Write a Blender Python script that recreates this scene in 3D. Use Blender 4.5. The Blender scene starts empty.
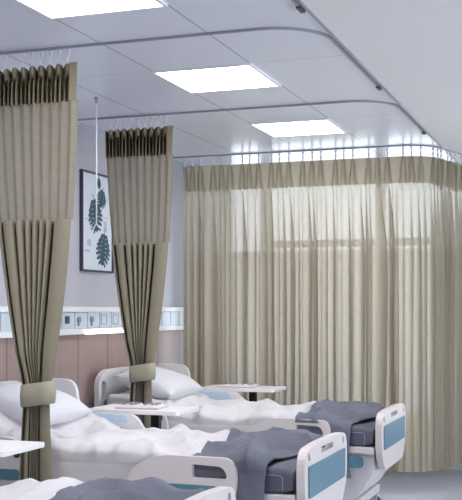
import bpy, bmesh, math, random
from mathutils import Vector, Matrix, noise
random.seed(7)
scene = bpy.context.scene
COL = scene.collection
PI = math.pi

# ------------------------------------------------------------------ helpers
def lin(c):
    c = c / 255.0
    return c / 12.92 if c <= 0.04045 else ((c + 0.055) / 1.055) ** 2.4
def rgb(r, g, b): return (lin(r), lin(g), lin(b), 1.0)

def new_mat(name):
    m = bpy.data.materials.new(name); m.use_nodes = True
    nt = m.node_tree; nt.nodes.clear()
    out = nt.nodes.new('ShaderNodeOutputMaterial')
    return m, nt, out

def plain(name, col, rough=0.5, metal=0.0, var=0.06, scale=8.0, bump=0.0, bscale=60.0, spec=0.5):
    """principled with a soft procedural variation of its own colour"""
    m, nt, out = new_mat(name)
    p = nt.nodes.new('ShaderNodeBsdfPrincipled')
    tc = nt.nodes.new('ShaderNodeTexCoord')
    n = nt.nodes.new('ShaderNodeTexNoise'); n.inputs['Scale'].default_value = scale
    n.inputs['Detail'].default_value = 3
    nt.links.new(tc.outputs['Object'], n.inputs['Vector'])
    mix = nt.nodes.new('ShaderNodeMix'); mix.data_type = 'RGBA'
    a = tuple(max(0, v * (1 - var)) for v in col[:3]) + (1,)
    b = tuple(min(1, v * (1 + var)) for v in col[:3]) + (1,)
    mix.inputs['A'].default_value = a; mix.inputs['B'].default_value = b
    nt.links.new(n.outputs['Fac'], mix.inputs['Factor'])
    nt.links.new(mix.outputs['Result'], p.inputs['Base Color'])
    p.inputs['Roughness'].default_value = rough
    p.inputs['Metallic'].default_value = metal
    p.inputs['Specular IOR Level'].default_value = spec
    if bump:
        n2 = nt.nodes.new('ShaderNodeTexNoise'); n2.inputs['Scale'].default_value = bscale
        nt.links.new(tc.outputs['Object'], n2.inputs['Vector'])
        bp = nt.nodes.new('ShaderNodeBump'); bp.inputs['Strength'].default_value = bump
        bp.inputs['Distance'].default_value = 0.01
        nt.links.new(n2.outputs['Fac'], bp.inputs['Height'])
        nt.links.new(bp.outputs['Normal'], p.inputs['Normal'])
    nt.links.new(p.outputs[0], out.inputs[0])
    return m

def emit(name, col, strength):
    m, nt, out = new_mat(name)
    e = nt.nodes.new('ShaderNodeEmission')
    e.inputs[0].default_value = col; e.inputs[1].default_value = strength
    nt.links.new(e.outputs[0], out.inputs[0])
    return m

def fabric(name, col, clear=0.0, translucent=0.3, stripe=0.0, stripe_scale=60.0, weave=0.25):
    """curtain cloth: diffuse + translucent, optionally woven open (clear) with a ribbed weave along z"""
    m, nt, out = new_mat(name)
    tc = nt.nodes.new('ShaderNodeTexCoord')
    n = nt.nodes.new('ShaderNodeTexNoise'); n.inputs['Scale'].default_value = 25
    nt.links.new(tc.outputs['Object'], n.inputs['Vector'])
    mix = nt.nodes.new('ShaderNodeMix'); mix.data_type = 'RGBA'
    mix.inputs['A'].default_value = tuple(v * 0.93 for v in col[:3]) + (1,)
    mix.inputs['B'].default_value = tuple(min(1, v * 1.07) for v in col[:3]) + (1,)
    nt.links.new(n.outputs['Fac'], mix.inputs['Factor'])
    colout = mix.outputs['Result']
    w = None
    if stripe:
        w = nt.nodes.new('ShaderNodeTexWave'); w.bands_direction = 'Z'
        w.inputs['Scale'].default_value = stripe_scale; w.inputs['Distortion'].default_value = 0.3
        w.inputs['Detail'].default_value = 0
        nt.links.new(tc.outputs['Object'], w.inputs['Vector'])
        m2 = nt.nodes.new('ShaderNodeMix'); m2.data_type = 'RGBA'; m2.blend_type = 'MULTIPLY'
        m2.inputs['B'].default_value = (1 - stripe, 1 - stripe, 1 - stripe, 1)
        nt.links.new(w.outputs['Fac'], m2.inputs['Factor'])
        nt.links.new(colout, m2.inputs['A'])
        colout = m2.outputs['Result']
    d = nt.nodes.new('ShaderNodeBsdfDiffuse'); t = nt.nodes.new('ShaderNodeBsdfTranslucent')
    nt.links.new(colout, d.inputs[0]); nt.links.new(colout, t.inputs[0])
    ms = nt.nodes.new('ShaderNodeMixShader'); ms.inputs[0].default_value = translucent
    nt.links.new(d.outputs[0], ms.inputs[1]); nt.links.new(t.outputs[0], ms.inputs[2])
    last = ms
    if weave:
        n2 = nt.nodes.new('ShaderNodeTexNoise'); n2.inputs['Scale'].default_value = 300
        nt.links.new(tc.outputs['Object'], n2.inputs['Vector'])
        bp = nt.nodes.new('ShaderNodeBump'); bp.inputs['Strength'].default_value = weave
        bp.inputs['Distance'].default_value = 0.002
        nt.links.new(n2.outputs['Fac'], bp.inputs['Height'])
        nt.links.new(bp.outputs['Normal'], d.inputs['Normal'])
    if clear:
        tr = nt.nodes.new('ShaderNodeBsdfTransparent')
        m3 = nt.nodes.new('ShaderNodeMixShader'); m3.inputs[0].default_value = clear
        nt.links.new(last.outputs[0], m3.inputs[1]); nt.links.new(tr.outputs[0], m3.inputs[2])
        last = m3
    nt.links.new(last.outputs[0], out.inputs[0])
    return m

def link(name, bm, mat, parent=None, smooth=False, bevel=0.0, subsurf=0, loc=None, solid=0.0):
    me = bpy.data.meshes.new(name)
    bmesh.ops.recalc_face_normals(bm, faces=bm.faces)
    bm.to_mesh(me); bm.free()
    o = bpy.data.objects.new(name, me); COL.objects.link(o)
    for mm in (mat if isinstance(mat, (list, tuple)) else [mat]): me.materials.append(mm)
    if smooth:
        for p in me.polygons: p.use_smooth = True
    if parent is not None: o.parent = parent
    if loc is not None: o.location = loc
    if solid:
        s = o.modifiers.new('thick', 'SOLIDIFY'); s.thickness = solid; s.offset = 0
    if bevel:
        b = o.modifiers.new('bevel', 'BEVEL'); b.width = bevel; b.segments = 2
        b.limit_method = 'ANGLE'; b.angle_limit = math.radians(40)
    if subsurf:
        s = o.modifiers.new('sub', 'SUBSURF'); s.levels = subsurf; s.render_levels = subsurf
    return o

def tag(o, label, cat, group=None):
    o['label'] = label; o['category'] = cat
    if group: o['group'] = group
    return o
def empty(name, loc, rz=0):
    o = bpy.data.objects.new(name, None); COL.objects.link(o)
    o.location = loc; o.rotation_euler = (0, 0, rz); o.empty_display_size = 0.1
    return o
def struct(o): o['kind'] = 'structure'; return o
def kids(o): return [c for c in list(bpy.data.objects) if c.parent == o]
def copy_tree(o, parent=None):
    c = o.copy(); COL.objects.link(c)
    if parent is not None: c.parent = parent
    for ch in kids(o): copy_tree(ch, c)
    return c

def box(bm, x0, x1, y0, y1, z0, z1):
    v = [bm.verts.new(p) for p in ((x0,y0,z0),(x1,y0,z0),(x1,y1,z0),(x0,y1,z0),(x0,y0,z1),(x1,y0,z1),(x1,y1,z1),(x0,y1,z1))]
    for f in ((0,3,2,1),(4,5,6,7),(0,1,5,4),(1,2,6,5),(2,3,7,6),(3,0,4,7)):
        bm.faces.new([v[i] for i in f])
def BX(*a):
    bm = bmesh.new(); box(bm, *a); return bm

def tube(bm, pts, r, n=8, cap=True):
    pts = [Vector(p) for p in pts]
    rings = []
    up = Vector((0, 0, 1))
    for i, p in enumerate(pts):
        d = (pts[min(i+1, len(pts)-1)] - pts[max(i-1, 0)]).normalized()
        a = d.cross(up)
        if a.length < 1e-3: a = d.cross(Vector((1, 0, 0)))
        a.normalize(); b = d.cross(a).normalized()
        rr = r[i] if isinstance(r, (list, tuple)) else r
        rings.append([bm.verts.new(p + (a*math.cos(t) + b*math.sin(t))*rr) for t in [2*PI*k/n for k in range(n)]])
    for i in range(len(rings)-1):
        for k in range(n):
            bm.faces.new((rings[i][k], rings[i][(k+1) % n], rings[i+1][(k+1) % n], rings[i+1][k]))
    if cap:
        bm.faces.new(rings[0]); bm.faces.new(rings[-1][::-1])

def rpoly(pts, seg=6):
    """rounded polygon from (u, v, radius) corners"""
    out = []; n = len(pts)
    for i in range(n):
        p = Vector(pts[i][:2]); r = pts[i][2]
        if r <= 0: out.append(p); continue
        a = (Vector(pts[i-1][:2]) - p); b = (Vector(pts[(i+1) % n][:2]) - p)
        r_ = min(r, a.length*0.49, b.length*0.49)
        a = p + a.normalized()*r_; b = p + b.normalized()*r_
        for k in range(seg+1):
            t = k/seg
            out.append(a*(1-t)**2 + p*2*t*(1-t) + b*t*t)
    return out

def plate(outline, holes, th, mp):
    """flat plate with holes cut in it; mp maps (u, v, w) to xyz"""
    bm = bmesh.new(); edges = []
    for loop in [outline] + holes:
        vs = [bm.verts.new((p[0], p[1], 0)) for p in loop]
        for i in range(len(vs)): edges.append(bm.edges.new((vs[i], vs[(i+1) % len(vs)])))
    bmesh.ops.triangle_fill(bm, use_beauty=True, use_dissolve=False, edges=edges)
    ext = bmesh.ops.extrude_face_region(bm, geom=list(bm.faces))
    for e in ext['geom']:
        if isinstance(e, bmesh.types.BMVert): e.co.z += th
    for v in bm.verts: v.co = Vector(mp(v.co.x, v.co.y, v.co.z - th/2))
    return bm

def grid_mesh(rows):
    """rows: list of equal-length point lists"""
    bm = bmesh.new()
    V = [[bm.verts.new(p) for p in r] for r in rows]
    for i in range(len(V)-1):
        for j in range(len(V[0])-1):
            bm.faces.new((V[i][j], V[i][j+1], V[i+1][j+1], V[i+1][j]))
    return bm

# ------------------------------------------------------------------ materials
M = {}
M['curtain'] = fabric('olive curtain fabric', rgb(148, 141, 123), translucent=0.0)
M['curtain_head'] = fabric('olive curtain heading', rgb(148, 138, 116), translucent=0.0)
M['curtain_mesh'] = fabric('olive curtain mesh weave', rgb(152, 144, 127), clear=0.12, translucent=0.1, stripe=0.17, stripe_scale=24)
M['tie'] = fabric('tieback fabric', rgb(168, 164, 144), translucent=0.05)
M['sheer'] = fabric('beige partition fabric', rgb(196, 187, 168), clear=0.03, translucent=0.56)
M['sheer_head'] = fabric('beige partition heading', rgb(192, 183, 163), clear=0.0, translucent=0.35)
M['sheer_mesh'] = fabric('beige partition mesh', rgb(200, 192, 174), clear=0.085, translucent=0.45)
M['wall'] = plain('pale grey wall paint', rgb(186, 184, 194), 0.7, var=0.02, bump=0.05, bscale=120)
M['white_wall'] = plain('white wall paint', rgb(225, 225, 228), 0.7, var=0.02)
M['plastic'] = plain('white bed plastic', rgb(226, 223, 226), 0.35, var=0.02)
M['rail'] = plain('warm white rail plastic', rgb(226, 217, 216), 0.38, var=0.02)
M['teal'] = plain('blue grey insert panel', rgb(92, 134, 154), 0.35, var=0.05)
M['lightblue'] = plain('light blue panel', rgb(190, 210, 232), 0.35, var=0.05)
M['hole'] = plain('grey control recess', rgb(128, 126, 136), 0.5)
M['knob'] = plain('pale control button', rgb(215, 210, 212), 0.4)
M['dark'] = plain('dark steel', rgb(60, 62, 68), 0.5)
M['black'] = plain('black powder coat', rgb(22, 22, 25), 0.45)
M['mattress'] = plain('slate mattress cover', rgb(92, 96, 112), 0.6, var=0.08, bump=0.15, bscale=200)
M['piping'] = plain('light piping', rgb(150, 152, 160), 0.6)
M['duvet'] = plain('white cotton', rgb(218, 215, 218), 0.85, var=0.02, bump=0.15, bscale=14)
M['pillow'] = plain('white pillow cotton', rgb(222, 221, 226), 0.85, var=0.02, bump=0.1, bscale=20)
M['blanket'] = plain('slate blue grey blanket', rgb(112, 114, 128), 0.9, var=0.06, bump=0.25, bscale=30)
M['alu'] = plain('grey aluminium', rgb(160, 160, 172), 0.4, metal=0.3)
M['glider'] = plain('white nylon glider', rgb(228, 230, 238), 0.4)
M['unit'] = plain('blue white unit front', rgb(205, 215, 226), 0.3, var=0.03)
M['unit_white'] = plain('white unit moulding', rgb(236, 238, 242), 0.35, var=0.02)
M['seam'] = plain('unit seam', rgb(150, 160, 172), 0.5)
M['outlet_dark'] = plain('dark socket', rgb(70, 75, 92), 0.4)
M['outlet'] = plain('grey socket', rgb(140, 148, 168), 0.4)
M['frame'] = plain('dark picture frame', rgb(62, 60, 74), 0.4)
M['paper'] = plain('print paper', rgb(222, 228, 238), 0.4, var=0.02)
M['leaf'] = plain('printed dark green leaf', rgb(62, 92, 102), 0.6, var=0.3, scale=30)
M['leafgrey'] = plain('printed grey blocks', rgb(190, 198, 208), 0.6)
M['mag'] = plain('white glossy magazine', rgb(240, 238, 240), 0.3, var=0.02)
M['magprint'] = plain('printed grey lines', rgb(150, 145, 155), 0.5)
M['magedge'] = plain('pink magazine cover', rgb(208, 180, 182), 0.5)
M['table'] = plain('white table laminate', rgb(240, 238, 240), 0.5, var=0.02)
M['winframe'] = plain('grey window frame', rgb(110, 108, 108), 0.5)
M['skirting'] = plain('grey skirting', rgb(170, 165, 165), 0.5)
M['lamp'] = emit('ceiling lamp diffuser', (1.0, 0.99, 0.98, 1), 11.0)
M['tube'] = emit('reading lamp tube', (1.0, 0.95, 0.9, 1), 3.0)

def wood_mat():
    m, nt, out = new_mat('rose brown wood panelling')
    p = nt.nodes.new('ShaderNodeBsdfPrincipled'); p.inputs['Roughness'].default_value = 0.5
    tc = nt.nodes.new('ShaderNodeTexCoord')
    mp = nt.nodes.new('ShaderNodeMapping'); mp.inputs['Scale'].default_value = (14, 14, 0.7)
    n = nt.nodes.new('ShaderNodeTexNoise'); n.inputs['Scale'].default_value = 2.2; n.inputs['Detail'].default_value = 5
    nt.links.new(tc.outputs['Object'], mp.inputs[0]); nt.links.new(mp.outputs[0], n.inputs['Vector'])
    mix = nt.nodes.new('ShaderNodeMix'); mix.data_type = 'RGBA'
    mix.inputs['A'].default_value = rgb(152, 131, 126); mix.inputs['B'].default_value = rgb(172, 152, 146)
    nt.links.new(n.outputs['Fac'], mix.inputs['Factor'])
    # joints between the boards every 0.5 m along the wall
    sp = nt.nodes.new('ShaderNodeSeparateXYZ'); nt.links.new(tc.outputs['Object'], sp.inputs[0])
    a = nt.nodes.new('ShaderNodeMath'); a.operation = 'MULTIPLY'; a.inputs[1].default_value = 2.0
    nt.links.new(sp.outputs['Y'], a.inputs[0])
    f = nt.nodes.new('ShaderNodeMath'); f.operation = 'FRACT'; nt.links.new(a.outputs[0], f.inputs[0])
    l = nt.nodes.new('ShaderNodeMath'); l.operation = 'LESS_THAN'; l.inputs[1].default_value = 0.03
    nt.links.new(f.outputs[0], l.inputs[0])
    m2 = nt.nodes.new('ShaderNodeMix'); m2.data_type = 'RGBA'
    m2.inputs['B'].default_value = rgb(120, 100, 98)
    nt.links.new(l.outputs[0], m2.inputs['Factor']); nt.links.new(mix.outputs['Result'], m2.inputs['A'])
    nt.links.new(m2.outputs['Result'], p.inputs['Base Color'])
    nt.links.new(p.outputs[0], out.inputs[0])
    return m
M['wood'] = wood_mat()

def ceiling_mat():
    """satin metal ceiling trays, 0.6 m wide, joints along the ward and a fainter cross joint"""
    m, nt, out = new_mat('satin metal ceiling trays')
    p = nt.nodes.new('ShaderNodeBsdfPrincipled'); p.inputs['Roughness'].default_value = 0.28
    p.inputs['Metallic'].default_value = 0.0; p.inputs['Specular IOR Level'].default_value = 0.6
    tc = nt.nodes.new('ShaderNodeTexCoord')
    sp = nt.nodes.new('ShaderNodeSeparateXYZ'); nt.links.new(tc.outputs['Object'], sp.inputs[0])
    def joint(sock, off, period, w):
        a = nt.nodes.new('ShaderNodeMath'); a.operation = 'ADD'; a.inputs[1].default_value = off + 60*period
        nt.links.new(sp.outputs[sock], a.inputs[0])
        d = nt.nodes.new('ShaderNodeMath'); d.operation = 'DIVIDE'; d.inputs[1].default_value = period
        nt.links.new(a.outputs[0], d.inputs[0])
        f = nt.nodes.new('ShaderNodeMath'); f.operation = 'FRACT'; nt.links.new(d.outputs[0], f.inputs[0])
        l = nt.nodes.new('ShaderNodeMath'); l.operation = 'LESS_THAN'; l.inputs[1].default_value = w/period
        nt.links.new(f.outputs[0], l.inputs[0]); return l
    jx = joint('X', 2.474, 0.6, 0.009)
    jy = joint('Y', -5.59, 1.8, 0.005)
    mx = nt.nodes.new('ShaderNodeMath'); mx.operation = 'MAXIMUM'
    nt.links.new(jx.outputs[0], mx.inputs[0]); nt.links.new(jy.outputs[0], mx.inputs[1])
    mix = nt.nodes.new('ShaderNodeMix'); mix.data_type = 'RGBA'
    mix.inputs['A'].default_value = rgb(224, 228, 238); mix.inputs['B'].default_value = rgb(150, 152, 162)
    nt.links.new(mx.outputs[0], mix.inputs['Factor'])
    nt.links.new(mix.outputs['Result'], p.inputs['Base Color'])
    nt.links.new(p.outputs[0], out.inputs[0])
    return m
M['ceiling'] = ceiling_mat()
M['aisle_ceiling'] = plain('aisle ceiling plaster', rgb(232, 230, 228), 0.8, var=0.015)

def floor_mat():
    m, nt, out = new_mat('polished grey vinyl floor')
    p = nt.nodes.new('ShaderNodeBsdfPrincipled'); p.inputs['Roughness'].default_value = 0.22
    tc = nt.nodes.new('ShaderNodeTexCoord')
    n = nt.nodes.new('ShaderNodeTexNoise'); n.inputs['Scale'].default_value = 3; n.inputs['Detail'].default_value = 6
    nt.links.new(tc.outputs['Object'], n.inputs['Vector'])
    mix = nt.nodes.new('ShaderNodeMix'); mix.data_type = 'RGBA'
    mix.inputs['A'].default_value = rgb(188, 190, 200); mix.inputs['B'].default_value = rgb(204, 206, 216)
    nt.links.new(n.outputs['Fac'], mix.inputs['Factor'])
    nt.links.new(mix.outputs['Result'], p.inputs['Base Color'])
    nt.links.new(p.outputs[0], out.inputs[0])
    return m
M['floor'] = floor_mat()

def glass_mat():
    m, nt, out = new_mat('window glass')
    t = nt.nodes.new('ShaderNodeBsdfTransparent'); t.inputs[0].default_value = (0.95, 0.97, 1, 1)
    g = nt.nodes.new('ShaderNodeBsdfGlossy'); g.inputs['Roughness'].default_value = 0.05
    fr = nt.nodes.new('ShaderNodeFresnel'); fr.inputs[0].default_value = 1.3
    ms = nt.nodes.new('ShaderNodeMixShader')
    nt.links.new(fr.outputs[0], ms.inputs[0]); nt.links.new(t.outputs[0], ms.inputs[1]); nt.links.new(g.outputs[0], ms.inputs[2])
    nt.links.new(ms.outputs[0], out.inputs[0])
    return m
M['glass'] = glass_mat()

# ------------------------------------------------------------------ setting
XW, XR, Y0, Y1, ZC = -3.73, 2.4, -1.6, 10.3, 2.96
XT = -1.28        # line between ward ceiling and aisle ceiling
struct(link('floor', BX(XW-.15, XR+.15, Y0-.15, Y1+.15, -.1, 0), M['floor']))
struct(link('ceiling', BX(XW-.15, XT, Y0-.15, Y1+.15, ZC, ZC+.1), M['ceiling']))
struct(link('ceiling_aisle', BX(XT, XR+.15, Y0-.15, Y1+.15, ZC, ZC+.1), M['aisle_ceiling']))
struct(link('trim_1', BX(XT-.006, XT+.006, Y0, Y1, ZC-.010, ZC), M['alu']))
struct(link('wall_left', BX(XW-.12, XW, Y0, Y1, 0, ZC), M['wall']))
struct(link('trim_2', BX(XW, XW+.02, Y0, Y1, 0.10, 1.375), M['wood']))
struct(link('baseboard_left', BX(XW, XW+.028, Y0, Y1, 0, 0.10), M['skirting']))
bm = bmesh.new()
box(bm, XR, XR+.12, Y0, -1.0, 0, ZC); box(bm, XR, XR+.12, 9.3, Y1, 0, ZC)
box(bm, XR, XR+.12, -1.0, 9.3, 0, .7); box(bm, XR, XR+.12, -1.0, 9.3, 2.75, ZC)
struct(link('wall_right', bm, M['white_wall']))
added_win = struct(empty('added_window', (XR+.06, 3.8, .7)))  # unseen window, added to let soft light in from the front
def W2(bm_, n, m_):
    o = link(n, bm_, m_, added_win); o.data.transform(Matrix.Translation(-Vector(added_win.location))); return o
bm = bmesh.new()
box(bm, XR, XR+.10, -1.0, 9.3, .70, .76); box(bm, XR, XR+.10, -1.0, 9.3, 2.69, 2.75)
W2(bm, 'window_frame', M['winframe'])
for k in range(6): W2(BX(XR, XR+.10, -1.03+1.8*k, -.97+1.8*k, .76, 2.69), 'mullion', M['winframe'])
W2(BX(XR+.04, XR+.05, -1.0, 9.3, .76, 2.69), 'window_pane', M['glass'])
struct(link('wall_front', BX(XW-.12, XR+.12, Y0-.12, Y0, 0, ZC), M['white_wall']))
# far wall: glazed almost from side to side
bm = bmesh.new()
box(bm, XW-.12, XW+.06, Y1, Y1+.12, 0, ZC); box(bm, XR-.5, XR+.12, Y1, Y1+.12, 0, ZC)
box(bm, XW+.06, XR-.5, Y1, Y1+.12, 0, .45)
struct(link('wall_back', bm, M['white_wall']))
wx0, wx1 = XW+.06, XR-.5
win = struct(empty('window_1', ((wx0+wx1)/2, Y1+.06, .45)))
def W(bm_, n, m_, b=0.0):
    o = link(n, bm_, m_, win, bevel=b); o.data.transform(Matrix.Translation(-Vector(win.location))); return o
bm = bmesh.new()
box(bm, wx0, wx1, Y1+.0, Y1+.10, .45, .53); box(bm, wx0, wx1, Y1, Y1+.10, ZC-.06, ZC)
W(bm, 'window_frame', M['winframe'])
for xm in (-3.28, -2.075, -0.87, 0.33, 1.5):
    W(BX(xm-.045, xm+.045, Y1, Y1+.10, .53, ZC-.06), 'mullion', M['winframe'])
W(BX(-3.28, wx1, Y1+.01, Y1+.09, 2.205, 2.275), 'transom', M['winframe'])
W(BX(wx0, wx1, Y1+.04, Y1+.05, .53, ZC-.06), 'window_pane', M['glass'])

# ------------------------------------------------------------------ ceiling lights
light_labels = {
    1.99: 'added square flush ceiling light panel, unseen beyond the top edge, nearest the viewer',  # extra panel out of view, added as front fill light
    3.79: 'square flush ceiling light panel cut by the top edge of the view',
    5.59: 'square flush ceiling light panel between the two middle curtain tracks, largest whole one',
    7.39: 'square flush ceiling light panel over the long partition curtain, smallest and farthest',
}
def ceiling_light(y, label):
    t = tag(empty('ceiling_light', (-2.17, y+.3, ZC)), label, 'ceiling light', 'flush light panels in the ward ceiling')
    bm = plate([Vector(p) for p in ((-.305,-.305),(.305,-.305),(.305,.305),(-.305,.305))],
               [[Vector(p) for p in ((-.287,-.287),(.287,-.287),(.287,.287),(-.287,.287))]], .012, lambda u, v, w: (u, v, w-.006))
    link('light_frame', bm, M['unit_white'], t)
    link('diffuser', BX(-.287, .287, -.287, .287, -.008, -.001), M['lamp'], t)
for y, l in light_labels.items(): ceiling_light(y, l)

# ------------------------------------------------------------------ curtain tracks
def track_path(y, xa, r, ylen):
    pts = [(xa, y, 0)]
    pts.append((XT-.02-r, y, 0))
    ae = PI/2 if y < 8 else math.radians(74)
    for k in range(1, 11):
        a = k/10*ae
        pts.append((XT-.02-r + r*math.sin(a), y + r - r*math.cos(a), 0))
    q = ylen - r
    pts.append((pts[-1][0]+q*math.cos(ae), pts[-1][1]+q*math.sin(ae), 0))
    return pts
def strip(bm, pts, w, h, z):
    pts = [Vector(p) for p in pts]; rings = []
    for i, p in enumerate(pts):
        d = (pts[min(i+1, len(pts)-1)] - pts[max(i-1, 0)]).normalized(); s = Vector((-d.y, d.x, 0))
        rings.append([bm.verts.new(p + s*a + Vector((0, 0, b))) for a, b in ((-w, z-h), (w, z-h), (w, z), (-w, z))])
    for i in range(len(rings)-1):
        for k in range(4): bm.faces.new((rings[i][k], rings[i][(k+1)%4], rings[i+1][(k+1)%4], rings[i+1][k]))
    bm.faces.new(rings[0]); bm.faces.new(rings[-1][::-1])
TY = [2.91, 4.91, 6.82, 8.80]
tlabels = ['grey ceiling curtain track whose dark end shows at the top edge',
           'curved grey ceiling track carrying the large tied-back curtain at left',
           'curved grey ceiling track carrying the smaller tied-back curtain',
           'curved grey ceiling track carrying the long closed partition curtain']
for i, y in enumerate(TY):
    bm = bmesh.new()
    ln = (1.75, 1.55, 1.4, 1.47)[i]
    strip(bm, track_path(y, XW+.02, .30, ln), .007, .012, ZC)
    t = tag(empty('curtain_track', (XT-.02, y, 0)), tlabels[i], 'curtain track', 'ceiling curtain tracks')
    o = link('rail', bm, M['alu'], t); o.data.transform(Matrix.Translation(-Vector(t.location)))
    if i == 3: continue
    e = link('end_cap', BX(XT-.031, XT-.009, y+ln-.08, y+ln+.01, ZC-.02, ZC), M['dark'], t)
    e.data.transform(Matrix.Translation(-Vector(t.location)))

# ------------------------------------------------------------------ tied-back curtains
ZT, ZH, ZM, ZB = 2.865, 2.665, 2.04, 0.22
def sm(a, b, x):
    t = max(0, min(1, (x-a)/(b-a))); return t*t*(3-2*t)
def edges_at(z):
    ztie = 1.11
    if z >= ztie:
        t = (ZT - z)/(ZT - ztie)
        R = -0.17*(0.25*t + 0.75*t**3.0)
        L = -0.535 + 0.21*(0.15*t + 0.85*t**2.0)
    else:
        t = (ztie - z)/(ztie - ZB)
        R = -0.17 + 0.03*t; L = -0.325 - 0.05*t**0.8
    return L, R
NPL = 10
rnd = [random.uniform(.75, 1.25) for _ in range(40)]
CR = [.06, .24, .37, .47, .57, .66, .75]
def curtain_pt(s, z, heading=False, drape=False):
    L, R = edges_at(z)
    g = s
    # heading: pinch pleats
    ph = s*NPL - 0.35
    k = int(math.floor(ph)); fr = ph - k
    zz = (ZT - z)/(ZT - ZH)
    head = 0
    waist = math.exp(-((zz-.30)/.16)**2)
    top1 = abs(math.sin(PI*fr))**.7
    opn = max(0, min(1, (zz-.30)/.70))
    cone = abs(math.sin(2*PI*fr))**(10 - 7.6*opn**.8)
    m2 = sm(.27, .36, zz)
    waist = math.exp(-((zz-.30)/.06)**2)
    ridge = top1*(1-m2) + cone*m2
    head = .090 - (.115 + .012*opn - .03*waist)*ridge*rnd[k % 40]**.3
    flatp = sm(.90, .915, s)
    head = head*(1-flatp) - .026*flatp
    # body: soft even folds in the mesh band; below it crisp creases that fan out from the tieback
    tz = max(0, min(1, (ZM - z)/(ZM - 1.11)))
    if not drape:
        body = -.016*(1-math.cos(2*PI*(s*NPL*.9)))*.5*rnd[(int(s*NPL*.9)+5) % 40] - .01
    else:
        body = -.030 - .016*math.sin(PI*min(1, max(0, (s-.75)/.25)))
        for q in range(len(CR)-1):
            if CR[q] <= s < CR[q+1]:
                body -= .022*math.sin(PI*(s-CR[q])/(CR[q+1]-CR[q]))**.6
        cw = .0085/max(.2, R-L)*(1-.30*tz)
        for q, c in enumerate(CR):
            if abs(s-c) < 3*cw: body += (.15-.08*tz)*math.exp(-((s-c)/cw)**4)
        ka = [(0, 0), (.06, .10), (.24, .30), (.75, .58), (1, 1)]
        for (a0, b0), (a1, b1) in zip(ka, ka[1:]):
            if a0 <= s <= a1: gt = b0 + (b1-b0)*(s-a0)/(a1-a0)
        wm = tz**1.3 if z > 1.11 else 1.0
        g = s*(1-wm) + gt*wm
    hmix = 1.0 if heading else 0.0
    y = body*(1-hmix) + head*hmix
    if z < 1.35:
        c = sm(1.35, 1.17, z) if False else 1 - sm(1.17, 1.35, z)
        y *= 1 - .5*c
    x = L + (R-L)*g
    # the folds are sheared along the line of sight so the creases look dark
    if heading: x -= .50*max(0, y + .02)
    elif drape: x -= .50*max(0, y + .02)
    return (x, y, z)
def curtain_piece(z1, z0, n, heading=False, drape=False):
    cols = 420
    return grid_mesh([[curtain_pt(j/cols, z1 + (z0-z1)*i/n, heading, drape) for j in range(cols+1)] for i in range(n+1)])
def make_tied_curtain():
    root = empty('privacy_curtain', (0, 0, ZT))
    def P(n, bm, m):
        o = link(n, bm, m, root, smooth=True); o.data.transform(Matrix.Translation((0, 0, -ZT))); return o
    P('heading', curtain_piece(ZT, ZH-.004, 24, True), M['curtain_head'])
    P('mesh_panel', curtain_piece(ZH, ZM, 24), M['curtain_mesh'])
    P('drape', curtain_piece(ZM, ZB, 60, False, True), M['curtain'])
    bm = bmesh.new(); n = 40; rows = []
    for (zf, gr) in ((0, 0), (.02, .006), (.5, .010), (.98, .006), (1, 0)):
        ring = []
        for k in range(n):
            a = 2*PI*k/n
            ca, sa = math.cos(a), math.sin(a)
            ex = math.copysign(abs(ca)**.6, ca); ey = math.copysign(abs(sa)**.6, sa)
            cx = -.243; hw = .082 + gr; hy = .052 + gr
            z = 1.052 + .118*zf + .012*ex*1.0
            ring.append((cx + hw*ex, -.012 + hy*ey, z))
        ring.append(ring[0]); rows.append(ring)
    bm = grid_mesh(rows); bmesh.ops.remove_doubles(bm, verts=bm.verts, dist=1e-5)
    o = link('tieback', bm, M['tie'], root, smooth=True, solid=.005); o.data.transform(Matrix.Translation((0, 0, -ZT)))
    for k in range(NPL-1):
        s = (k + .85)/NPL
        x = -.55 + .55*s
        bm = bmesh.new()
        tube(bm, [(x, .0, ZC-.018), (x, .0, ZC-.035)], .010, 8)
        tube(bm, [(x, .0, ZC-.035), (x, .0, ZC-.055), (x, -.012, ZC-.07), (x, -.012, ZT-.03)], .0035, 6)
        o = link('hook', bm, M['glider'], root, smooth=True); o.data.transform(Matrix.Translation((0, 0, -ZT)))
    return root
c1 = make_tied_curtain()
c1.location = (-2.59, TY[1], ZT)
tag(c1, 'large olive curtain tied back at the left edge of the view', 'curtain', 'olive curtains tied back between the beds')
c2 = copy_tree(c1); c2.location = (-2.845, TY[2], ZT)
tag(c2, 'smaller olive tied-back curtain hanging right of the framed leaf print', 'curtain', 'olive curtains tied back between the beds')

# ------------------------------------------------------------------ long partition curtain
RC = .30
PX0 = -3.585; yP = TY[3]; XE = XT-.02
AE = math.radians(74); L1 = (XE-RC) - PX0; L2 = RC*AE; L3 = 1.18
LT = L1 + L2 + L3
def path(u):
    if u < L1: return Vector((PX0+u, yP, 0)), Vector((1, 0, 0)), Vector((0, -1, 0))
    if u < L1+L2:
        a = (u-L1)/RC
        return (Vector((XE-RC+RC*math.sin(a), yP+RC-RC*math.cos(a), 0)), Vector((math.cos(a), math.sin(a), 0)),
                Vector((math.sin(a), -math.cos(a), 0)))
    q = u-L1-L2
    return (Vector((XE-RC+RC*math.sin(AE)+q*math.cos(AE), yP+RC-RC*math.cos(AE)+q*math.sin(AE), 0)),
            Vector((math.cos(AE), math.sin(AE), 0)), Vector((math.sin(AE), -math.cos(AE), 0)))
# pleats come in runs of three with a wider flat between the runs
pl = []; u = .02; k = 0
rr = random.Random(3)
while u < LT - .05:
    pl.append(u); k += 1
    u += (.078 if k % 3 else .128)*rr.uniform(.88, 1.12)
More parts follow.
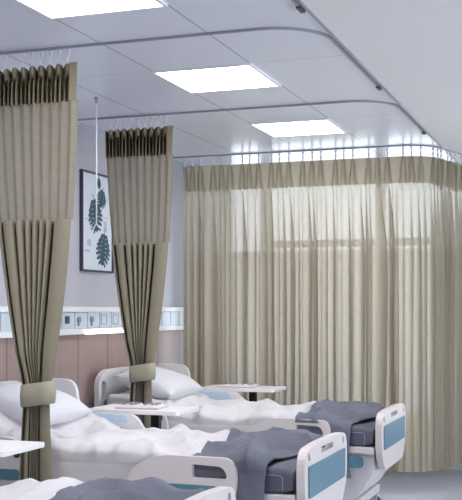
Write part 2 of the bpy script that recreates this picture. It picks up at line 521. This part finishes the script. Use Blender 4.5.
# below the heading the cloth lies in knife folds: forward over the next fold, back under itself
cols_ = []                    # (place in the heading, sideways shift, depth, phase)
u = 0.0
while u < LT - 1e-6:
    w = rr.choice((.030, .036, .045, .055, .070, .095)) * rr.uniform(.9, 1.1)
    if u + w > LT - .03: w = LT - u
    ov = w*rr.choice((.25, .40, .55, .75, .9)); dp = rr.uniform(.026, .050); ph_ = rr.uniform(0, 6)
    for q in range(11):
        t = q/11
        cols_.append((u + .8*w*t, (w+ov)*t - .8*w*t, -.012 + dp*min(1, t*2.6)**.6 + .006*math.sin(PI*t), ph_))
    for q in range(6):
        t = q/6
        cols_.append((u + w*(.8+.2*t), (w + ov*(1-t)) - w*(.8+.2*t), -.012 + dp*(1-t)**.8, ph_))
    u += w
cols_.append((LT, 0, -.012, 0))
def long_pt(cd, z):
    u, du, dof, ph_ = cd
    d = 0; tt = 0
    # heading: narrow pinch at every pleat, opening downwards
    zz = (ZT - z)/(ZT - 2.64)
    if zz < 1.25:
        hd = 0
        for c in pl:
            q = (u-c)
            if abs(q) < .05:
                wv = .006 + .016*min(1, zz)
                hd += .030*math.exp(-(q/(wv*.8))**2) - .034*math.exp(-((abs(q)-wv*1.15)/(wv*.55))**2)
        h = 1 - sm(.95, 1.25, zz)
    else: hd = 0; h = 0
    grow = .25 + .75*(1-sm(2.0, 2.72, z))
    k = (1-h)*grow*(1 + .10*math.sin(z*2.3+ph_))
    p, t, nn = path(max(0, min(LT, u + du*k)))
    return p + nn*(hd*h + dof*k) + Vector((0, 0, z))
def long_piece(z1, z0, n):
    return grid_mesh([[long_pt(c, z1+(z0-z1)*i/n) for c in cols_] for i in range(n+1)])
lc = tag(empty('partition_curtain', (PX0, yP, ZT)), 'long closed beige partition curtain with see-through mesh band across the back', 'curtain')
def LP(n, bm, m, smooth=True):
    o = link(n, bm, m, lc, smooth=smooth); o.data.transform(Matrix.Translation(-Vector(lc.location))); return o
LP('heading', long_piece(ZT, 2.64, 10), M['sheer_head'])
LP('mesh_panel', long_piece(2.64, 2.08, 10), M['sheer_mesh'])
LP('drape', long_piece(2.08, .19, 24), M['sheer'])
for c in pl:
    p, t, nn = path(c)
    if c > L1+L2+.9: continue
    bm = bmesh.new()
    tube(bm, [p+Vector((0, 0, ZC-.016)), p+Vector((0, 0, ZC-.036))], .010, 8)
    tube(bm, [p+Vector((0, 0, ZC-.036)), p+Vector((0, 0, ZT+.030))], .0035, 6)
    tube(bm, [p+Vector((0, 0, ZT+.045)), p+Vector((0, 0, ZT+.035)), p+Vector((0, 0, ZT+.022)), p+Vector((0, 0, ZT-.02))], [.004, .009, .008, .003], 8)
    LP('hook', bm, M['glider'])

# ------------------------------------------------------------------ bed-head service unit on the wall
un = tag(empty('bed_head_unit', (XW, 6.5, 1.375)), 'long white wall-mounted bed head panel with sockets above the wood panelling', 'wall panel')
def U(n, bm, m, b=0.0, par=None):
    o = link(n, bm, m, par or un, bevel=b); o.data.transform(Matrix.Translation(-Vector(un.location)))
    return o
uy0, uy1 = 3.2, 10.1
U('body', BX(XW, XW+.045, uy0, uy1, 1.42, 1.545), M['unit'], .004)
U('top_moulding', BX(XW, XW+.06, uy0, uy1, 1.545, 1.585), M['unit_white'], .006)
U('bottom_moulding', BX(XW, XW+.06, uy0, uy1, 1.375, 1.42), M['unit_white'], .006)
y = 4.87 - 1.02
while y < uy1:
    U('divider', BX(XW+.045, XW+.0475, y-.004, y+.004, 1.42, 1.545), M['seam']); y += .204
U('socket', BX(XW+.045, XW+.052, 6.755, 6.82, 1.46, 1.515), M['outlet_dark'], .003)
for yy in (6.965, 7.175):
    bm = bmesh.new()
    tube(bm, [(XW+.045, yy, 1.488), (XW+.060, yy, 1.488)], .022, 14); tube(bm, [(XW+.045, yy, 1.452), (XW+.052, yy, 1.452)], .014, 10)
    U('gas_outlet', bm, M['outlet'])
for yy in (7.39, 7.60):
    bm = bmesh.new()
    for a, b in ((-.05, -.044), (.044, .05)): box(bm, XW+.045, XW+.0485, yy+a, yy+b, 1.445, 1.525)
    box(bm, XW+.045, XW+.0485, yy-.05, yy+.05, 1.519, 1.525); box(bm, XW+.045, XW+.0485, yy-.05, yy+.05, 1.445, 1.451)
    U('blank_cover', bm, M['seam'])
for yy in (5.83, 8.1):
    bm = bmesh.new()
    for zz in (1.45, 1.485, 1.52): box(bm, XW+.045, XW+.0485, yy-.06, yy+.06, zz-.003, zz+.003)
    U('vent_slits', bm, M['seam'])
for ya in (7.05,):
    bm = bmesh.new(); tube(bm, [(XW+.066, ya, 1.392), (XW+.066, ya+.72, 1.392)], .016, 12)
    o = U('reading_lamp', bm, M['tube']); o['label'] = 'glowing reading lamp tube under the panel'

# ------------------------------------------------------------------ framed leaf print
fp = tag(empty('framed_print', (XW, 7.07, 1.857)), 'dark framed botanical leaf print on the grey wall between two curtains', 'picture')
FW, FH = .54, .775
def FPm(u, v, w): return (.012 + w, u, v)
def rect(a, b, c, d): return [Vector((a, c)), Vector((b, c)), Vector((b, d)), Vector((a, d))]
link('frame', plate(rect(0, FW, 0, FH), [rect(.014, FW-.014, .014, FH-.014)], .026, lambda u, v, w: (.013+w, u, v)), M['frame'], fp)
link('paper', BX(.002, .012, .014, FW-.014, .014, FH-.014), M['paper'], fp)
def leaf_bm(cx, cz, lw, lh, tilt, nl=7):
    """a cut-leaf shape: lobes either side of a midrib"""
    bm = bmesh.new()
    ct, st = math.cos(tilt), math.sin(tilt)
    def q(a, b): return Vector((.0127, cx + a*ct - b*st, cz + a*st + b*ct))
    for side in (-1, 1):
        for k in range(nl):
            t0 = k/nl; w = (math.sin(PI*min(1, t0*.86+.14))**.7)*lw*.5
            b0 = lh*(.42 - t0*.92); hgt = lh*.92/nl
            pts = [(0, b0+hgt*.1), (side*w*.55, b0+hgt*.25), (side*w, b0-hgt*.75), (side*w*.90, b0-hgt*1.2), (side*w*.4, b0-hgt*.60), (0, b0-hgt*.98)]
            vs = [bm.verts.new(q(*p)) for p in pts]; bm.faces.new(vs)
    vs = [bm.verts.new(q(*p)) for p in ((-.004, lh*.62), (.004, lh*.62), (.003, -lh*.5), (-.003, -lh*.5))]; bm.faces.new(vs)
    e = bmesh.ops.extrude_face_region(bm, geom=list(bm.faces))
    for v in e['geom']:
        if isinstance(v, bmesh.types.BMVert): v.co.x += .0012
    return bm
for a in ((.235, .445, .25, .27, .25), (.375, .185, .25, .27, -.2), (.345, .585, .17, .15, -.3), (.30, .70, .07, .09, .1)):
    link('leaf', leaf_bm(*a), M['leaf'], fp)
for a in ((.06, .12, .40, .41), (.06, .15, .15, .17), (.10, .17, .20, .25), (.38, .44, .33, .41), (.38, .46, .43, .44)):
    link('printed_block', BX(.0121, .0128, *a), M['leafgrey'], fp)

# ------------------------------------------------------------------ drip hanger from the ceiling
dh = tag(empty('drip_hanger', (-3.12, 6.15, ZC)), 'thin white drip hanger rod hanging from the ceiling before the framed print', 'hanger')
bm = bmesh.new(); tube(bm, [(0, 0, 0), (0, 0, -.015)], .014, 12); tube(bm, [(0, 0, -.015), (0, 0, -.04)], .008, 10)
link('ceiling_runner', bm, M['alu'], dh)
bm = bmesh.new(); tube(bm, [(0, 0, -.03), (0, 0, -.84)], .0048, 8)
link('rod', bm, M['glider'], dh, smooth=True)
bm = bmesh.new()
for s in (-1, 1): tube(bm, [(0, 0, -.83), (s*.02, 0, -.86), (s*.045, 0, -.855), (s*.05, 0, -.835)], .004, 6)
link('hook', bm, M['glider'], dh, smooth=True)

# ------------------------------------------------------------------ hospital bed
def zt(x):          # top of the mattress; the head end is raised
    return .745 + .17*sm(-.25, -1.05, x) if False else .745 + .15*(1-sm(-1.03, -.30, x))
def make_bed():
    b = empty('hospital_bed', (0, 0, 0))
    # frame
    bm = bmesh.new()
    for s in (-1, 1): box(bm, -1.04, 1.05, s*.445-.02, s*.445+.02, .555, .605)
    box(bm, -1.04, -.99, -.43, .43, .56, .60); box(bm, 1.0, 1.05, -.43, .43, .56, .60)
    box(bm, -1.0, 1.0, -.43, .43, .575, .60)
    link('bed_frame', bm, M['rail'], b, bevel=.008)
    bm = bmesh.new()
    for s in (-1, 1): box(bm, -.9, .9, s*.33-.03, s*.33+.03, .15, .21)
    box(bm, -.92, -.84, -.40, .40, .15, .21); box(bm, .84, .92, -.40, .40, .15, .21)
    link('chassis', bm, M['rail'], b, bevel=.01)
    for s in (-1, 1):
        bm = plate(rpoly([(-.10, .20, .03), (.10, .20, .03), (.07, .57, .02), (-.07, .57, .02)]), [], .34, lambda u, v, w, s=s: (s*.62+u, w, v))
        link('lift_column', bm, M['plastic'], b, bevel=.01)
    # slanted white covers under the foot and head ends
    for s in (-1, 1):
        bm = plate(rpoly([(s*.66, .56, .0), (s*1.04, .56, .02), (s*1.04, .42, .05), (s*.90, .21, .05), (s*.74, .21, .03)]), [], .80, lambda u, v, w: (u, w, v))
        link('end_cover', bm, M['plastic'], b, bevel=.012)
    for s in (-1, 1):
        bm = plate(rpoly([(.52, .46, .02), (.98, .46, .03), (.98, .54, .03), (.52, .54, .02)]), [], .014, lambda u, v, w, s=s: (u, s*.474+w, v))
        o = link('side_cover', bm, M['teal'], b, bevel=.004); o['label'] = 'blue side cover'
    for sx in (-1, 1):
        for sy in (-1, 1):
            bm = bmesh.new(); x, y = sx*.86, sy*.37
            tube(bm, [(x, y, .155), (x, y, .12)], .022, 10); box(bm, x-.03, x+.05, y-.028, y-.018, .06, .125); box(bm, x-.03, x+.05, y+.018, y+.028, .06, .125)
            box(bm, x-.03, x+.05, y-.028, y+.028, .115, .13)
            c = link('caster', bm, M['plastic'], b)
            bm = bmesh.new(); tube(bm, [(x+.015, y-.016, .0635), (x+.015, y+.016, .0635)], .0625, 20)
            link('wheel', bm, M['dark'], c)
    # boards
    out = rpoly([(-.34, .43, .06), (.34, .43, .06), (.47, .56, .10), (.47, .835, .10), (.2, .85, .1), (-.2, .85, .1), (-.47, .835, .10), (-.47, .56, .10)])
    holes = [rpoly([(-.13, .785, .012), (.13, .785, .012), (.13, .818, .012), (-.13, .818, .012)], 4)]
    for s in (-1, 1):
        h = [(s*.355, .775, .012), (s*.40, .775, .012), (s*.405, .81, .02), (s*.37, .82, .012)]
        holes.append(rpoly(h if s > 0 else h[::-1], 4))
    o = link('footboard', plate(out, holes, .045, lambda u, v, w: (1.085+w, u, v)), M['rail'], b, bevel=.010)
    bm = plate(rpoly([(-.40, .58, .02), (.40, .58, .02), (.405, .748, .015), (-.405, .748, .015)]), [], .006, lambda u, v, w: (1.111+w, u, v))
    q = link('inset_panel', bm, M['teal'], o); q['label'] = 'blue grey inset panel'
    out = rpoly([(-.40, .48, .05), (.40, .48, .05), (.47, .60, .1), (.475, 1.03, .12), (.36, 1.10, .12), (-.36, 1.10, .12), (-.475, 1.03, .12), (-.47, .60, .1)])
    holes = [rpoly([(-.10, 1.01, .015), (.10, 1.01, .015), (.095, 1.065, .015), (-.095, 1.065, .015)], 4)]
    for s in (-1, 1):
        h = [(s*.335, .87, .02), (s*.425, .89, .02), (s*.42, 1.02, .03), (s*.345, 1.0, .02)]
        holes.append(rpoly(h if s > 0 else h[::-1], 4))
    link('headboard', plate(out, holes, .04, lambda u, v, w: (-1.085+w, u, v)), M['plastic'], b, bevel=.010)
    # rails: a foot rail and a head rail each side, the far one with its upright end plate
    for s in (-1, 1):
        mp = lambda u, v, w, s=s: (u, s*.525+w, v)
        out = rpoly([(.16, .50, .04), (.72, .50, .04), (.765, .66, .06), (.745, .79, .13), (.30, .795, .12), (.12, .69, .10)])
        slot = rpoly([(.515, .680, .012), (.715, .680, .03), (.69, .745, .05), (.515, .752, .012)], 4)
        r = link('foot_rail', plate(out, [slot], .034, mp), M['rail'], b, bevel=.010)
        q = link('inset_panel', plate(rpoly([(.24, .555, .02), (.66, .555, .02), (.66, .645, .02), (.24, .645, .02)]), [], .005, lambda u, v, w, s=s: (u, s*.544+w, v)), M['teal'], r)
        q['label'] = 'blue grey inset panel'
        for xx in (.28, .60):
            bm = bmesh.new(); tube(bm, [(xx, s*.49, .48), (xx, s*.50, .54)], .014, 8)
            link('rail_hinge', bm, M['dark'], r)
        if s > 0:
            out = rpoly([(-.96, .62, .04), (-.26, .60, .05), (-.20, .74, .05), (-.30, .885, .05), (-.64, .89, .05), (-.71, .94, .04), (-.735, 1.10, .09), (-1.02, 1.11, .05), (-1.03, .80, .05)])
        else:
            out = rpoly([(-.96, .58, .04), (-.50, .58, .05), (-.46, .70, .06), (-.52, .84, .08), (-.90, .87, .10), (-1.0, .76, .06)])
        r = link('head_rail', plate(out, [], .034, mp), M['plastic'], b, bevel=.010)
        o1 = .017
        bm = plate(rpoly([(-.70, .83, .02), (-.34, .83, .02), (-.37, .88, .02), (-.69, .88, .02)]) if s > 0 else
                   rpoly([(-.86, .61, .02), (-.52, .61, .02), (-.52, .67, .02), (-.86, .67, .02)]), [], .046, mp)
        q = link('inset_panel', bm, M['lightblue'] if s > 0 else M['teal'], r); q['label'] = 'blue inset panel'
        for xx in ((-.61, -.44) if s > 0 else (-.63, -.535)):
            if s > 0: oc = rpoly([(xx-.07, .74, .03), (xx+.055, .735, .03), (xx+.065, .80, .03), (xx-.06, .805, .03)])
            else: oc = [Vector((xx+.026*math.cos(k*PI/8), .765+.03*math.sin(k*PI/8))) for k in range(16)]
            bm = plate(oc, [], .042, mp)
            q = link('control_recess', bm, M['hole'] if s > 0 else M['dark'], r)
            if s < 0: continue
            bm = bmesh.new(); tube(bm, [(xx, s*.525-.026, .772), (xx, s*.525+.026, .772)], .014, 10)
            link('button', bm, M['knob'], q)
    # mattress: lofted rounded slab that bends up at the head
    rows = []
    n = 28
    for i in range(n+1):
        x = -1.035 + 2.075*i/n
        e = min(1, min(i, n-i)/1.5 + .55)
        top = zt(x); bot = top - .14
        if i in (0, n): bot, top = bot+.02, top-.02
        ring = []
        for (yy, z, r) in ((-.455, bot, .03), (.455, bot, .03), (.455, top, .035), (-.455, top, .035)):
            pass
        for p in rpoly([(-.455, bot, .03), (.455, bot, .03), (.455, top, .04), (-.455, top, .04)], 4):
            ring.append((x, p.x, p.y))
        ring.append(ring[0]); rows.append(ring)
    bm = grid_mesh(rows); bmesh.ops.remove_doubles(bm, verts=bm.verts, dist=1e-5)
    bmesh.ops.holes_fill(bm, edges=[e for e in bm.edges if e.is_boundary], sides=0)
    mt = link('mattress', bm, M['mattress'], b, smooth=True)
    em = mt.modifiers.new('es', 'EDGE_SPLIT'); em.split_angle = math.radians(50)
    bm = bmesh.new(); pts = [(.985, -.4585, .625), (.985, -.4585, .692), (.972, -.4585, .702), (.83, -.4585, .706), (.818, -.4585, .696), (.816, -.4585, .625)]
    tube(bm, pts, .0028, 6); q = link('pocket_piping', bm, M['piping'], mt); q['label'] = 'light piping of the side pocket'
    return b

def nz(x, y, z=0.0): return noise.noise(Vector((x, y, z)))
def cloth(x0f, x1f, dropn, dropf, lift, puff, seed, nx=90, ny=120, base=None, ridge=0.0, rfreq=5.0, hw=.479):
    """bed linen: a sheet lying over the mattress and hanging down both sides"""
    r = .06; rows = []
    S1 = hw + dropn; S2 = hw + dropf
    for i in range(nx+1):
        row = []
        for j in range(ny+1):
            s = -S1 + (S1+S2)*j/ny
            a = x0f(s); b = x1f(s)
            x = a + (b-a)*i/nx
            sg = -1 if s < 0 else 1; m = abs(s)
            top = zt(min(x, 1.0)) + lift
            if m <= hw-r: y, z, ny_, nz_ = s, top, 0, 1
            elif m <= hw-r + r*PI/2:
                t = (m-hw+r)/r
                y, z, ny_, nz_ = sg*(hw-r+r*math.sin(t)), top-r+r*math.cos(t), sg*math.sin(t), math.cos(t)
            else: y, z, ny_, nz_ = sg*hw, top-r-(m-hw+r-r*PI/2), sg, 0
            edge = min(1, min(i, nx-i)/5.0)
            p = (.55*nz(x*3+seed, s*3, seed) + .30*nz(x*7+seed, s*6, 3+seed) + .15*nz(x*15, s*14+seed, 6))
            d = puff*(.55 + p)
            if ridge: d += ridge*(1-abs(nz(x*rfreq*.9+s*2+seed, s*rfreq*.5-x, 9+seed))*3.2) if True else 0
            if nz_ < .5: d = max(.003, d*.12)
            d = max(.002, d)*(.25+.75*edge)
            row.append((x, y+ny_*d, z+nz_*d))
        rows.append(row)
    return grid_mesh(rows)
def duvet_bm(seed):
    return cloth(lambda s: -.99 + .015*nz(s*2+seed, 1), lambda s: min(.55, .53 + .05*nz(s*2.3, seed)), .30, .22, .012, .070, seed, ridge=.032, rfreq=4.0)
def blanket_bm(seed):
    def xa(s): return .47 + .06*nz(s*2.2+seed, 3) - (.03 if s > 0 else 0)
    def xb(s): return .90 + .10*sm(-.35, .15, s) + .03*nz(s*5, seed)
    bm = cloth(xa, xb, .34, .16,   .012, .065, seed+4, nx=60, ny=130, ridge=.052, rfreq=3.6, hw=.492)
    return bm
def pillow_bm():
    bm = bmesh.new(); n, m = 24, 24; rows = []
    hx, hy, hz = .25, .36, .10
    top = []; 
    for sgn in (1, -1):
        rows = []
        for i in range(n+1):
            row = []
            for j in range(m+1):
                u = -1+2*i/n; v = -1+2*j/m
                f = ((1-abs(u)**2.6)*(1-abs(v)**3.0))
                pin = 1 - .06*(abs(u)**2*(1-abs(v)**4)*0) - .07*(1-abs(v)**2)*abs(u)**6 - .06*(1-abs(u)**2)*abs(v)**6
                row.append((u*hx*pin, v*hy*pin, sgn*hz*max(0, f)**.5*(1+.10*nz(u*2, v*2.5, sgn))))
            rows.append(row)
        V = [[bm.verts.new(p) for p in r] for r in rows]
        for i in range(n):
            for j in range(m): bm.faces.new((V[i][j], V[i][j+1], V[i+1][j+1], V[i+1][j]))
    bmesh.ops.remove_doubles(bm, verts=bm.verts, dist=1e-4)
    return bm

BX_ = -2.53
bed0 = make_bed()
beds = [(3.61, 'nearest hospital bed at the bottom edge, only its footboard and foot rail end in view'),
        (5.61, 'middle hospital bed, whole, its large blue inset footboard standing left of the farther one'),
        (7.60, 'farthest hospital bed, directly in front of the long partition curtain')]
dl = ['white duvet on the nearest bed, in the bottom left corner', 'white duvet on the middle bed, reaching behind the large tied curtain', 'white duvet on the farthest bed, before the long curtain']
bl = ['slate grey blanket bunched on the nearest bed, cut by the bottom edge', 'slate grey blanket bunched and hanging over the side of the middle bed', 'slate grey blanket bunched on the farthest bed, before the long curtain']
plb = [None, 'white pillow on the middle bed, partly behind the large tied curtain', 'white pillow on the farthest bed, below the smaller tied curtain']
pil0 = None
for i, (y, lab) in enumerate(beds):
    b = bed0 if i == 0 else copy_tree(bed0)
    b.location = (BX_, y, 0); tag(b, lab, 'bed', 'hospital beds along the wall')
    o = link('duvet', duvet_bm(1.7+i*5.3), M['duvet'], smooth=True, loc=(BX_, y, 0), solid=.012); tag(o, dl[i], 'duvet', 'white duvets on the beds')
    o = link('blanket', blanket_bm(2.1+i*7.7), M['blanket'], smooth=True, loc=(BX_, y, 0), solid=.010); tag(o, bl[i], 'blanket', 'grey blankets on the beds')
    if plb[i]:
        if pil0 is None: pil0 = p = link('pillow', pillow_bm(), M['pillow'], smooth=True)
        else: p = pil0.copy(); COL.objects.link(p)
        p.location = (BX_-.77, y+.02, zt(-.77)+.125); p.rotation_euler = (0, math.radians(16), 0)
        tag(p, plb[i], 'pillow', 'white pillows on the beds')

# ------------------------------------------------------------------ overbed tables and magazines
def make_table():
    t = empty('overbed_table', (0, 0, 0))
    bm = plate(rpoly([(-.33, -.20, .03), (.33, -.20, .03), (.33, .20, .03), (-.33, .20, .03)]), [], .024, lambda u, v, w: (u, v, .893+w))
    link('tabletop', bm, M['table'], t, bevel=.005)
    link('column', BX(.06, .12, -.025, .025, .08, .881), M['black'], t, bevel=.005)
    bm = bmesh.new(); box(bm, -.27, .27, -.17, -.13, .05, .085); box(bm, -.27, .27, .13, .17, .05, .085); box(bm, .05, .13, -.17, .17, .05, .085)
    link('base', bm, M['black'], t, bevel=.005)
    for sx in (-1, 1):
        for sy in (-1, 1):
            bm = bmesh.new(); tube(bm, [(sx*.25, sy*.15-.012, .025), (sx*.25, sy*.15+.012, .025)], .025, 14)
            link('caster', bm, M['dark'], t)
    return t
tables = [(-2.92, 4.36, 'white overbed table beside the nearest bed, cut by the left edge'),
          (-2.88, 6.37, 'white overbed table behind the middle bed, under the smaller tied curtain'),
          (-2.86, 8.37, 'white overbed table behind the farthest bed, against the long curtain')]
t0 = make_table()
for i, (x, y, lab) in enumerate(tables):
    t = t0 if i == 0 else copy_tree(t0)
    t.location = (x, y, 0); tag(t, lab, 'table', 'overbed tables beside the beds')
def make_magazine():
    t = empty('magazine', (0, 0, 0))
    link('cover', BX(-.15, .15, -.105, .105, 0, .010), M['magedge'], t)
    rows = []
    for i in range(25):
        x = -.148 + .296*i/24
        h = .010 + .022*(1-abs(abs(x)-.075)/.085)
        rows.append([(x, -.102, h), (x, .102, h)])
    bm = grid_mesh(rows)
    e = bmesh.ops.extrude_face_region(bm, geom=list(bm.faces))
    for v in e['geom']:
        if isinstance(v, bmesh.types.BMVert): v.co.z = .0095
    link('pages', bm, M['mag'], t)
    bm = bmesh.new()
    for sx in (-1, 1):
        for k in range(5):
            cx = sx*.075; yy = -.07+.032*k; w = .05 if k % 2 else .035
            box(bm, cx-w, cx+w*(.2 if k == 2 else 1), yy, yy+.012, .0255, .0325)
    link('print', bm, M['magprint'], t)
    return t
m0 = make_magazine()
for i, (x, y, lab) in enumerate([(-2.885, 6.35, 'open white magazine on the table behind the middle bed'),
                                 (-2.89, 8.36, 'open white magazine on the table before the long curtain')]):
    t = m0 if i == 0 else copy_tree(m0)
    t.location = (x, y, .9055); t.rotation_euler = (0, 0, math.radians(4)); tag(t, lab, 'magazine', 'magazines on the overbed tables')

# ------------------------------------------------------------------ light
w = bpy.data.worlds.new('world'); scene.world = w; w.use_nodes = True
nt = w.node_tree; nt.nodes.clear()
bg = nt.nodes.new('ShaderNodeBackground'); o = nt.nodes.new('ShaderNodeOutputWorld')
bg.inputs[0].default_value = (0.92, 0.96, 1.0, 1); bg.inputs[1].default_value = 2.15
nt.links.new(bg.outputs[0], o.inputs[0])

# ------------------------------------------------------------------ camera
cam = bpy.data.cameras.new('camera'); co = bpy.data.objects.new('camera', cam); COL.objects.link(co)
co.location = (0, 0, 1.56); co.rotation_euler = (PI/2, 0, math.radians(19.53))
cam.sensor_fit = 'HORIZONTAL'; cam.sensor_width = 36.0
cam.lens = 1040/462*36; cam.shift_x = 0; cam.shift_y = 60/462
cam.clip_start = .05; cam.clip_end = 100
scene.camera = co
scene.view_settings.view_transform = 'Standard'; scene.view_settings.look = 'None'
scene.view_settings.gamma = 1; scene.view_settings.use_curve_mapping = False
scene.view_settings.exposure = 0.78
scene.cycles.max_bounces = 10; scene.cycles.transparent_max_bounces = 16
scene.cycles.use_denoising = True
